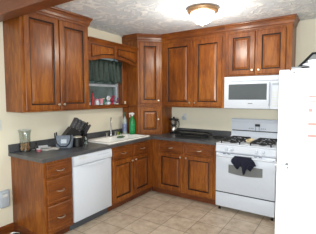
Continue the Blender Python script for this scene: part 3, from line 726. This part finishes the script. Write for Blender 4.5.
# hurricane vase with potpourri
vx, vy = 0.095, -2.405
t = thing('glass_vase', 'clear flared glass vase on the left end of the counter', 'vase', (vx, vy, Z))
b = newbm(); pr = [(0.050, 0), (0.058, 0.004), (0.062, 0.04), (0.057, 0.12), (0.058, 0.19), (0.068, 0.240), (0.071, 0.247)]
inn = [(r_-0.003, z_) for r_, z_ in pr[::-1][:-1]]+[(0.042, 0.006), (0.004, 0.006)]
lathe(b, pr+inn, (vx, vy, Z), 28); part('body', b, 'glass', t, True)
b = newbm(); lathe(b, [(0.071, 0.2475), (0.0725, 0.250), (0.0675, 0.2515), (0.0675, 0.2475)], (vx, vy, Z), 28, caps=False); part('rim', b, 'whiteplastic', t, True)
b = newbm()
for k in range(110):
    a = random.random()*2*PI; rr = 0.046*math.sqrt(random.random()); zz = Z+0.014+random.random()*0.075
    bmesh.ops.create_icosphere(b, subdivisions=1, radius=0.006+random.random()*0.004, matrix=Matrix.Translation((vx+rr*math.cos(a), vy+rr*math.sin(a), zz)) @ Matrix.Diagonal((1, random.uniform(0.5, 1.2), random.uniform(0.5, 1.2), 1)))
o = obj('potpourri', b, plain('brown_potpourri', (186, 130, 70), 0.8, noise=0.55, scale=60)); tag(o, 'brown and orange potpourri filling the bottom of the glass vase', 'potpourri'); o['kind'] = 'stuff'
# small bottle and red tin
t = thing('small_bottle', 'small dark bottle next to the glass vase', 'bottle', (0.165, -2.315, Z))
b = newbm(); lathe(b, [(0.016, 0), (0.017, 0.05), (0.012, 0.062), (0.007, 0.068)], (0.165, -2.315, Z), 14); part('body', b, 'blackplastic', t, True)
b = newbm(); lathe(b, [(0.008, 0.068), (0.009, 0.1), (0.004, 0.104)], (0.165, -2.315, Z), 12); part('cap', b, 'black', t, True)
t = thing('trinket_tin', 'small pinkish red tin at the foot of the glass vase', 'tin', (0.24, -2.33, Z))
b = newbm(); lathe(b, [(0.024, 0), (0.025, 0.028)], (0.24, -2.33, Z), 16); part('body', b, plain('pink_red_paint', (150, 84, 92), 0.5, noise=0.3), t, True)
b = newbm(); lathe(b, [(0.026, 0.0285), (0.026, 0.036), (0.02, 0.039)], (0.24, -2.33, Z), 16); part('lid', b, plain('pale_tin', (205, 196, 204), 0.4), t, True)
# loose papers
PG = ['white paper sheet lying flat, nearest the glass vase', 'folded pale paper lying on top of the loose sheets', 'white paper sheet lying nearest the grey bag']
for k, (px, py, rz_, sx, sy, dz, lift) in enumerate(((0.15, -2.20, 0.3, 0.10, 0.085, 0.0, 0.0), (0.135, -2.19, -0.35, 0.075, 0.055, 0.0085, 0.02), (0.20, -2.15, 0.75, 0.10, 0.075, 0.0035, 0.0))):
    b = newbm(); n_ = 8; g = []
    for i in range(n_+1):
        for j in range(n_+1):
            u_, v_ = i/n_*2-1, j/n_*2-1; g.append((u_*sx, v_*sy, 0.001+lift*(u_*u_)))
    tp = [b.verts.new((p[0], p[1], p[2]+0.0015)) for p in g]; bt = [b.verts.new(p) for p in g]
    for i in range(n_):
        for j in range(n_):
            q_ = [i*(n_+1)+j, (i+1)*(n_+1)+j, (i+1)*(n_+1)+j+1, i*(n_+1)+j+1]
            b.faces.new([tp[z_] for z_ in q_]); b.faces.new([bt[z_] for z_ in q_[::-1]])
    for i in range(n_):
        for A1, B1 in (((i)*(n_+1), (i+1)*(n_+1)), (i*(n_+1)+n_, (i+1)*(n_+1)+n_), (i, i+1), (n_*(n_+1)+i, n_*(n_+1)+i+1)):
            b.faces.new((tp[A1], tp[B1], bt[B1], bt[A1]))
    o = obj('paper_sheet', b, plain('paper_%d' % k, ((228, 228, 224), (216, 220, 226), (222, 218, 212))[k], 0.7, noise=0.1, scale=20))
    o.location = (px, py, Z+dz); o.rotation_euler = (0, 0, rz_); tag(o, PG[k], 'paper', 'loose papers on the counter')
# little grey bag with black straps
bx_, by_ = 0.27, -2.005
mm = Matrix.Translation((bx_, by_, Z)) @ Matrix.Rotation(math.radians(38), 4, 'Z') @ Matrix.Diagonal((1.18, 1.3, 1.2, 1))
t = thing('small_bag', 'small grey-blue fabric bag with black straps on the counter', 'bag', (bx_, by_, Z))
b = newbm(); lo = [(-0.075, -0.035), (0.075, -0.035), (0.075, 0.035), (-0.075, 0.035)]; hi = [(-0.092, -0.02), (0.092, -0.02), (0.092, 0.02), (-0.092, 0.02)]
A_ = [b.verts.new((p, q_, 0.001)) for p, q_ in lo]; C_ = [b.verts.new((p, q_, 0.125)) for p, q_ in hi]
b.faces.new(A_[::-1]); b.faces.new(C_)
for i in range(4): b.faces.new((A_[i], A_[(i+1) % 4], C_[(i+1) % 4], C_[i]))
bmesh.ops.bevel(b, geom=b.edges[:], offset=0.008, segments=2, affect='EDGES'); bmesh.ops.transform(b, matrix=mm, verts=b.verts[:])
part('body', b, plain('grey_blue_fabric', (118, 127, 140), 0.85, noise=0.25, scale=50, bump=0.3), t, True)
for s in (-1, 1):
    b = newbm()
    pts = [mm @ Vector(p) for p in ((-0.088, s*0.026, 0.155), (-0.086, s*0.030, 0.12), (-0.070, s*0.036, 0.05), (-0.03, s*0.041, 0.018), (0.03, s*0.041, 0.018), (0.060, s*0.038, 0.05), (0.074, s*0.031, 0.10), (0.072, s*0.026, 0.13))]
    tube(b, pts, 0.0085, 6); part('strap', b, 'blackplastic', t, True)
b = newbm(); box(b, -0.028, 0.028, -0.037, -0.033, 0.045, 0.085, bev=0.001, mat=mm @ Matrix.Rotation(-0.12, 4, 'X') ); part('patch', b, plain('pale_patch_cloth', (196, 202, 210), 0.8), t)
# black radio/box behind
# knife blocks
def knife_block(cx, cy, ang, label, rows, cols, hgt, lean, sz, lab2):
    mm = Matrix.Translation((cx, cy, Z)) @ Matrix.Rotation(ang, 4, 'Z')
    t = thing('knife_block', label, 'knife block', (cx, cy, Z))
    b = newbm(); poly = [(-0.10*sz, 0.0005), (0.07*sz, 0.0005), (0.09*sz, hgt*0.70), (0.0, hgt), (-0.10*sz, hgt*0.35)]
    wv = 0.05*sz
    A_ = [b.verts.new((p, -wv, z_)) for p, z_ in poly]; C_ = [b.verts.new((p, wv, z_)) for p, z_ in poly]
    b.faces.new(A_[::-1]); b.faces.new(C_)
    for i in range(5): b.faces.new((A_[i], A_[(i+1) % 5], C_[(i+1) % 5], C_[i]))
    bmesh.ops.bevel(b, geom=b.edges[:], offset=0.003, segments=1, affect='EDGES'); bmesh.ops.transform(b, matrix=mm, verts=b.verts[:])
    part('block', b, 'blackplastic', t)
    # slot face runs from (0.0,hgt) to (0.09*sz, hgt*.55); knives leave along its normal
    e_ = Vector((0.09*sz, 0, -hgt*0.30)).normalized(); nrm = Vector((hgt*0.30, 0, 0.09*sz)).normalized()
    first = None; k = 0
    for i in range(rows):
        for j in range(cols):
            base = Vector((0.0, 0, hgt))+e_*(0.02+i*(0.10*sz-0.015)/max(1, rows-1)*0.8)+Vector((0, (j-(cols-1)/2)*0.095*sz/max(1, cols), 0))
            L = 0.135-0.018*i-0.006*((j*2+i) % 3)
            if first is None:
                kn = thing('kitchen_knife', lab2, 'knife', mm @ base, label_group(lab2))
                kn.rotation_euler = (mm.to_3x3() @ Matrix((( -e_.x, 0, nrm.x), (0, -1, 0), (-e_.z, 0, nrm.z))).to_3x3()).to_euler()
                b = newbm(); box(b, -0.0125, 0.0125, -0.0085, 0.0085, 0.006, L, bev=0.004, seg=2); h_ = obj('handle', b, 'knifegrip', kn, True)
                b = newbm(); box(b, -0.0095, 0.0095, -0.005, 0.005, 0.0005, 0.0062); obj('bolster', b, 'steel', kn)
                for q3 in (0.35, 0.62):
                    b = newbm(); lathe(b, [(0.004, -0.0095), (0.004, 0.0095)], n=8, mat=Matrix.Translation((0, 0, L*q3)) @ Matrix.Rotation(PI/2, 4, 'X')); obj('rivet', b, 'steel', kn)
                b = newbm(); box(b, -0.013, 0.013, -0.009, 0.009, L+0.0005, L+0.005, bev=0.001); obj('end_cap', b, 'steel', kn)
                first = kn
            else:
                r_ = first.copy(); COL.objects.link(r_); r_.location = mm @ base
                for ch in list(first.children): c = ch.copy(); COL.objects.link(c); c.parent = r_
            k += 1
    return t
def label_group(l): return 'knives in the larger black block' if 'larger' in l else 'knives in the smaller black block'
knife_block(0.16, -1.825, math.radians(70), 'larger black knife block full of knives on the left counter', 3, 4, 0.235, 0, 1.35, 'black-handled knife standing in the larger black knife block')
knife_block(0.128, -1.615, math.radians(8), 'smaller black knife block nearest the sink', 2, 2, 0.17, 0, 0.8, 'black-handled knife standing in the smaller black knife block')
t = thing('black_canister', 'squat black canister with white lid before the larger knife block', 'canister', (0.335, -1.86, Z))
b = newbm(); lathe(b, [(0.052, 0), (0.058, 0.006), (0.058, 0.115)], (0.335, -1.86, Z), 22); part('body', b, 'black', t, True)
b = newbm(); lathe(b, [(0.058, 0.1155), (0.058, 0.124), (0.035, 0.131), (0.01, 0.132)], (0.335, -1.86, Z), 22); part('lid', b, plain('pale_lid', (186, 180, 166), 0.4), t, True)
t = thing('drinking_glass', 'clear glass tumbler standing beside the black canister', 'glass', (0.36, -1.745, Z))
b = newbm(); lathe(b, [(0.026, 0), (0.033, 0.11), (0.0305, 0.11), (0.024, 0.008), (0.003, 0.008)], (0.36, -1.745, Z), 22); part('body', b, 'glass', t, True)

# ------------------------------------------------------------ by the sink
def spray(x_, y_, label, bodymat, headmat, lab, hgt, rz_, s=1.0):
    t = thing('spray_bottle', label, 'spray bottle', (x_, y_, lab[1])); zz = lab[1]
    mm = Matrix.Translation((x_, y_, zz)) @ Matrix.Rotation(rz_, 4, 'Z') @ Matrix.Diagonal((s, 0.62*s, 1, 1))
    b = newbm(); lathe(b, [(0.044, 0), (0.047, 0.006), (0.047, hgt*0.6), (0.036, hgt*0.7), (0.016, hgt*0.82), (0.015, hgt*0.86)], n=24, mat=mm); part('body', b, bodymat, t, True)
    b = newbm(); lathe(b, [(0.0478, hgt*0.14), (0.0478, hgt*0.5)], n=24, mat=mm, caps=False); part('label', b, lab[0], t, True)
    b = newbm(); m2 = Matrix.Translation((x_, y_, zz)) @ Matrix.Rotation(rz_, 4, 'Z')
    lathe(b, [(0.018, hgt*0.865), (0.018, hgt*0.92)], n=16, mat=m2)
    vs = [(-0.032, hgt*0.925), (0.045, hgt*0.94), (0.052, hgt*0.95), (0.052, hgt), (-0.010, hgt*1.03), (-0.036, hgt*0.98)]
    A_ = [b.verts.new(m2 @ Vector((p, -0.012, z_))) for p, z_ in vs]; C_ = [b.verts.new(m2 @ Vector((p, 0.012, z_))) for p, z_ in vs]
    b.faces.new(A_[::-1]); b.faces.new(C_)
    for i in range(6): b.faces.new((A_[i], A_[(i+1) % 6], C_[(i+1) % 6], C_[i]))
    hd = part('spray_head', b, headmat, t)
    b = newbm(); tube(b, [m2 @ Vector((0.035, 0, hgt*0.94)), m2 @ Vector((0.042, 0, hgt*0.87)), m2 @ Vector((0.036, 0, hgt*0.80))], 0.006, 6); part('trigger', b, headmat, hd, True)
M['green'] = plain('bright_green_plastic', (18, 122, 62), 0.3, noise=0.15, scale=12)
M['dgreen'] = plain('dark_green_plastic', (16, 70, 44), 0.35)
M['cleaner'] = plain('pale_grey_translucent', (168, 180, 180), 0.25, noise=0.08)
M['labelblue'] = plain('white_blue_label', (128, 140, 178), 0.5, noise=0.35, scale=35)
M['labelgreen'] = plain('green_label', (30, 140, 80), 0.5, noise=0.4, scale=35)
spray(0.125, -0.700, 'large pale spray bottle with blue label and dark green head by the sink', 'cleaner', 'dgreen', ('labelblue', CT+0.0146), 0.35, -0.9, 1.3)
spray(0.262, -0.675, 'large bright green spray bottle with white head beside the corner cabinet', 'green', 'whiteplastic', ('labelgreen', CT+0.0146), 0.345, -2.4, 1.05)
o = thing('sponge', 'yellow-green sponge on the ledge behind the white sink', 'sponge', (0.112, -0.855, CT+0.0145))
b = newbm(); box(b, 0.09, 0.128, -0.862, -0.818, zt_+0.0006, zt_+0.045, bev=0.008, seg=2); part('foam', b, plain('yellow_foam', (176, 168, 70), 0.9, noise=0.2, bump=0.5), o, True)
b = newbm(); box(b, 0.1285, 0.134, -0.862, -0.818, zt_+0.0006, zt_+0.045, bev=0.002); part('scouring_side', b, plain('green_scour', (60, 120, 60), 0.95, noise=0.3, bump=0.6), o)
# green dish cloth pad over the sink rim
b = newbm(); bmesh.ops.create_icosphere(b, subdivisions=4, radius=1)
for v in b.verts:
    n_ = v.co.copy(); k = 1+0.10*math.sin(6*n_.x+4*n_.y)+0.05*math.sin(13*n_.y)
    v.co = Vector((n_.x*0.045*k, n_.y*0.085*k, max(0.0, 0.012+n_.z*0.016)))
o = obj('scrubbing_pad', b, plain('dull_green_scourer', (84, 112, 78), 0.95, noise=0.35, scale=120, bump=0.7), None, 'all'); o.location = (0.36, -1.07, zt_+0.0006); o.rotation_euler = (0, 0, 0.2)
tag(o, 'dull green scrubbing pad lying on the divider of the white sink', 'scrubbing pad')

# ------------------------------------------------------------ things on the back counter
# stacked stainless coffee maker
cx, cy = 0.715, -0.11
t = thing('coffee_maker', 'small steel and black coffee maker beside the corner cabinet', 'coffee maker', (cx, cy, Z))
b = newbm(); lathe(b, [(0.0684, 0.0000), (0.0708, 0.0170), (0.0614, 0.0256)], (cx, cy, Z), 24); part('base', b, 'blackplastic', t, True)
b = newbm(); lathe(b, [(0.0543, 0.0263), (0.0590, 0.0426), (0.0590, 0.1065), (0.0472, 0.1207)], (cx, cy, Z), 24); part('carafe', b, 'steel', t, True)
b = newbm(); lathe(b, [(0.0378, 0.1214), (0.0354, 0.1420), (0.0684, 0.1590)], (cx, cy, Z), 24); part('collar', b, 'blackplastic', t, True)
b = newbm(); lathe(b, [(0.0684, 0.1598), (0.0779, 0.2201), (0.0732, 0.2229)], (cx, cy, Z), 24); part('upper_chamber', b, 'steel', t, True)
b = newbm(); lathe(b, [(0.0814, 0.2236), (0.0826, 0.2414), (0.0590, 0.2528), (0.0189, 0.2570), (0.0142, 0.2812), (0.0047, 0.2840)], (cx, cy, Z), 24); part('lid', b, 'blackplastic', t, True)
b = newbm(); tube(b, [(cx+0.070, cy-0.01, Z+0.2130), (cx+0.108, cy-0.02, Z+0.2059), (cx+0.115, cy-0.02, Z+0.1562), (cx+0.105, cy-0.018, Z+0.1136)], 0.008, 8); part('handle', b, 'blackplastic', t, True)
# long black griddle on feet
t = thing('griddle', 'long flat black griddle on short feet lying on the back counter', 'griddle', (1.15, -0.30, Z))
gx0, gx1, gy0, gy1 = 0.86, 1.43, -0.44, -0.17
b = newbm(); box(b, gx0, gx1, gy0, gy1, Z+0.045, Z+0.058, bev=0.004); 
for q_ in ((gx0, gx1, gy0, gy0+0.01), (gx0, gx1, gy1-0.01, gy1), (gx0, gx0+0.01, gy0+0.01, gy1-0.01), (gx1-0.01, gx1, gy0+0.01, gy1-0.01)): box(b, *q_, Z+0.058, Z+0.074, bev=0.002)
part('plate', b, 'black', t)
for sx, xx in ((-1, gx0), (1, gx1)):
    b = newbm(); tube(b, [(xx, -0.36, Z+0.055), (xx+sx*0.035, -0.35, Z+0.058), (xx+sx*0.035, -0.26, Z+0.058), (xx, -0.25, Z+0.055)], 0.008, 8); part('handle', b, 'blackplastic', t, True)
for lx in (gx0+0.06, gx1-0.06):
    for ly in (gy0+0.03, gy1-0.03):
        b = newbm(); lathe(b, [(0.016, 0), (0.012, 0.008), (0.012, 0.0448)], (lx, ly, Z), 10); part('foot', b, 'blackplastic', t, True)
b = newbm(); box(b, 1.05, 1.15, gy0-0.03, gy0-0.0005, Z+0.045, Z+0.07, bev=0.004); part('control_dial', b, 'blackplastic', t)
t = thing('trivet', 'small black wire trivet on the back counter next to the stove', 'trivet', (1.57, -0.27, Z))
b = newbm()
for rr in (0.03, 0.055, 0.078): tube(b, [(1.57+rr*math.cos(a*PI/12), -0.27+rr*math.sin(a*PI/12), Z+0.022) for a in range(25)], 0.005, 6)
part('ring', b, 'castiron', t)
for k in range(3):
    a = k*2*PI/3+0.4; b = newbm(); tube(b, [(1.57+0.015*math.cos(a), -0.27+0.015*math.sin(a), Z+0.016), (1.57+0.088*math.cos(a), -0.27+0.088*math.sin(a), Z+0.016), (1.57+0.09*math.cos(a), -0.27+0.09*math.sin(a), Z)], 0.005, 6); part('leg', b, 'castiron', t)

# ------------------------------------------------------------ figurines and jars on the window sill
SZ = 1.4186
def lath1(name, label, cat, parts_, x_, y_):
    t = thing(name, label, cat, (x_, y_, SZ))
    for nm, prof_, mat_ in parts_:
        b = newbm(); lathe(b, prof_, (x_, y_, SZ), 16); part(nm, b, mat_, t, True)
    return t
M['red'] = plain('red_glaze', (176, 36, 40), 0.35, noise=0.2)
M['magenta'] = plain('crimson_paint', (150, 30, 70), 0.4, noise=0.2)
M['pink'] = plain('pink_paint', (222, 150, 168), 0.4)
M['teal'] = plain('teal_paint', (60, 120, 104), 0.4)
M['cream'] = plain('cream_glaze', (226, 214, 186), 0.35)
M['orange'] = plain('amber_wax', (222, 150, 70), 0.4)
lath1('tall_bottle', 'tall red and dark bottle on the window sill, leftmost', 'bottle', [('body', [(0.024, 0), (0.025, 0.10), (0.012, 0.135)], 'red'), ('neck', [(0.011, 0.1355), (0.010, 0.175)], 'red'), ('cap', [(0.012, 0.1755), (0.012, 0.195)], 'blackplastic')], 0.055, -1.33)
lath1('small_jar', 'little white jar with pink lid on the window sill', 'jar', [('body', [(0.024, 0), (0.027, 0.02), (0.024, 0.05)], 'white'), ('lid', [(0.023, 0.0505), (0.022, 0.065), (0.01, 0.07)], 'pink')], 0.085, -1.275)
lath1('small_cup', 'little pink cup with white foot on the window sill', 'cup', [('foot', [(0.018, 0), (0.016, 0.012)], 'white'), ('bowl', [(0.018, 0.0125), (0.027, 0.07), (0.024, 0.07), (0.01, 0.03)], 'pink')], 0.085, -1.185)
lath1('small_vase', 'small teal vase on the window sill between cup and white figurine', 'vase', [('body', [(0.016, 0), (0.027, 0.025), (0.022, 0.05), (0.012, 0.065)], 'teal'), ('rim', [(0.014, 0.0655), (0.017, 0.075)], 'cream')], 0.06, -1.115)
# white flower-shaped figurine
t = thing('flower_figurine', 'white flower figurine with leafy base on the window sill', 'figurine', (0.075, -1.03, SZ))
b = newbm(); lathe(b, [(0.024, 0), (0.027, 0.015), (0.016, 0.035)], (0.075, -1.03, SZ), 14); part('pot', b, 'white', t, True)
b = newbm(); tube(b, [(0.075, -1.03, SZ+0.035), (0.075, -1.028, SZ+0.06)], 0.005, 6); part('stem', b, 'teal', t)
for k in range(6):
    a = k*PI/3; b = newbm(); bmesh.ops.create_icosphere(b, subdivisions=2, radius=0.014, matrix=Matrix.Translation((0.08, -1.03+0.022*math.cos(a), SZ+0.075+0.018*math.sin(a))) @ Matrix.Diagonal((0.6, 1, 1, 1))); part('petal', b, 'white', t, 'all')
b = newbm(); bmesh.ops.create_icosphere(b, subdivisions=2, radius=0.009, matrix=Matrix.Translation((0.092, -1.03, SZ+0.075))); part('flower_centre', b, 'cream', t, 'all')
# two crimson figurines
def bird(y_, label, m1, m2, s=1.0):
    t = thing('bird_figurine', label, 'figurine', (0.07, y_, SZ))
    b = newbm(); lathe(b, [(0.022*s, 0), (0.018*s, 0.012)], (0.07, y_, SZ), 12); part('base', b, m2, t, True)
    b = newbm(); tube(b, [(0.07, y_+0.02*s, SZ+0.075*s), (0.07, y_+0.008*s, SZ+0.06*s), (0.07, y_-0.002, SZ+0.035*s), (0.07, y_, SZ+0.0122)], [0.011*s, 0.014*s, 0.023*s, 0.012*s], 12); part('body', b, m1, t, True)
    b = newbm(); bmesh.ops.create_icosphere(b, subdivisions=2, radius=0.015*s, matrix=Matrix.Translation((0.07, y_+0.02*s, SZ+0.082*s))); part('head', b, m1, t, 'all')
    b = newbm(); tube(b, [(0.07, y_+0.032*s, SZ+0.083*s), (0.07, y_+0.048*s, SZ+0.079*s)], [0.005*s, 0.001], 6); part('beak', b, 'orange', t)
    b = newbm(); tube(b, [(0.07, y_-0.012*s, SZ+0.04*s), (0.07, y_-0.035*s, SZ+0.075*s)], [0.008*s, 0.004*s], 6); part('tail', b, m2, t)
bird(-0.935, 'crimson bird figurine with raised tail on the window sill', 'magenta', 'red', 1.15)
bird(-0.82, 'smaller purplish bird figurine on the window sill, right of the crimson one', plain('dusky_purple', (120, 70, 110), 0.4), 'cream', 0.85)
lath1('candle', 'small amber candle at the right end of the window sill', 'candle', [('wax', [(0.020, 0), (0.023, 0.01), (0.022, 0.045), (0.012, 0.052)], 'cream'), ('wick', [(0.0015, 0.0525), (0.0015, 0.06)], 'orange')], 0.085, -0.655)

# true sizes of the sill ornaments
for o in list(COL.objects):
    if o.parent is None and o.get('category') in ('jar', 'cup', 'figurine') or (o.parent is None and o.name.split('.')[0] in ('small_vase', 'tall_bottle')):
        o.scale = (1.25, 1.25, 1.3) if o.name.split('.')[0] != 'tall_bottle' else (1, 1, 1)
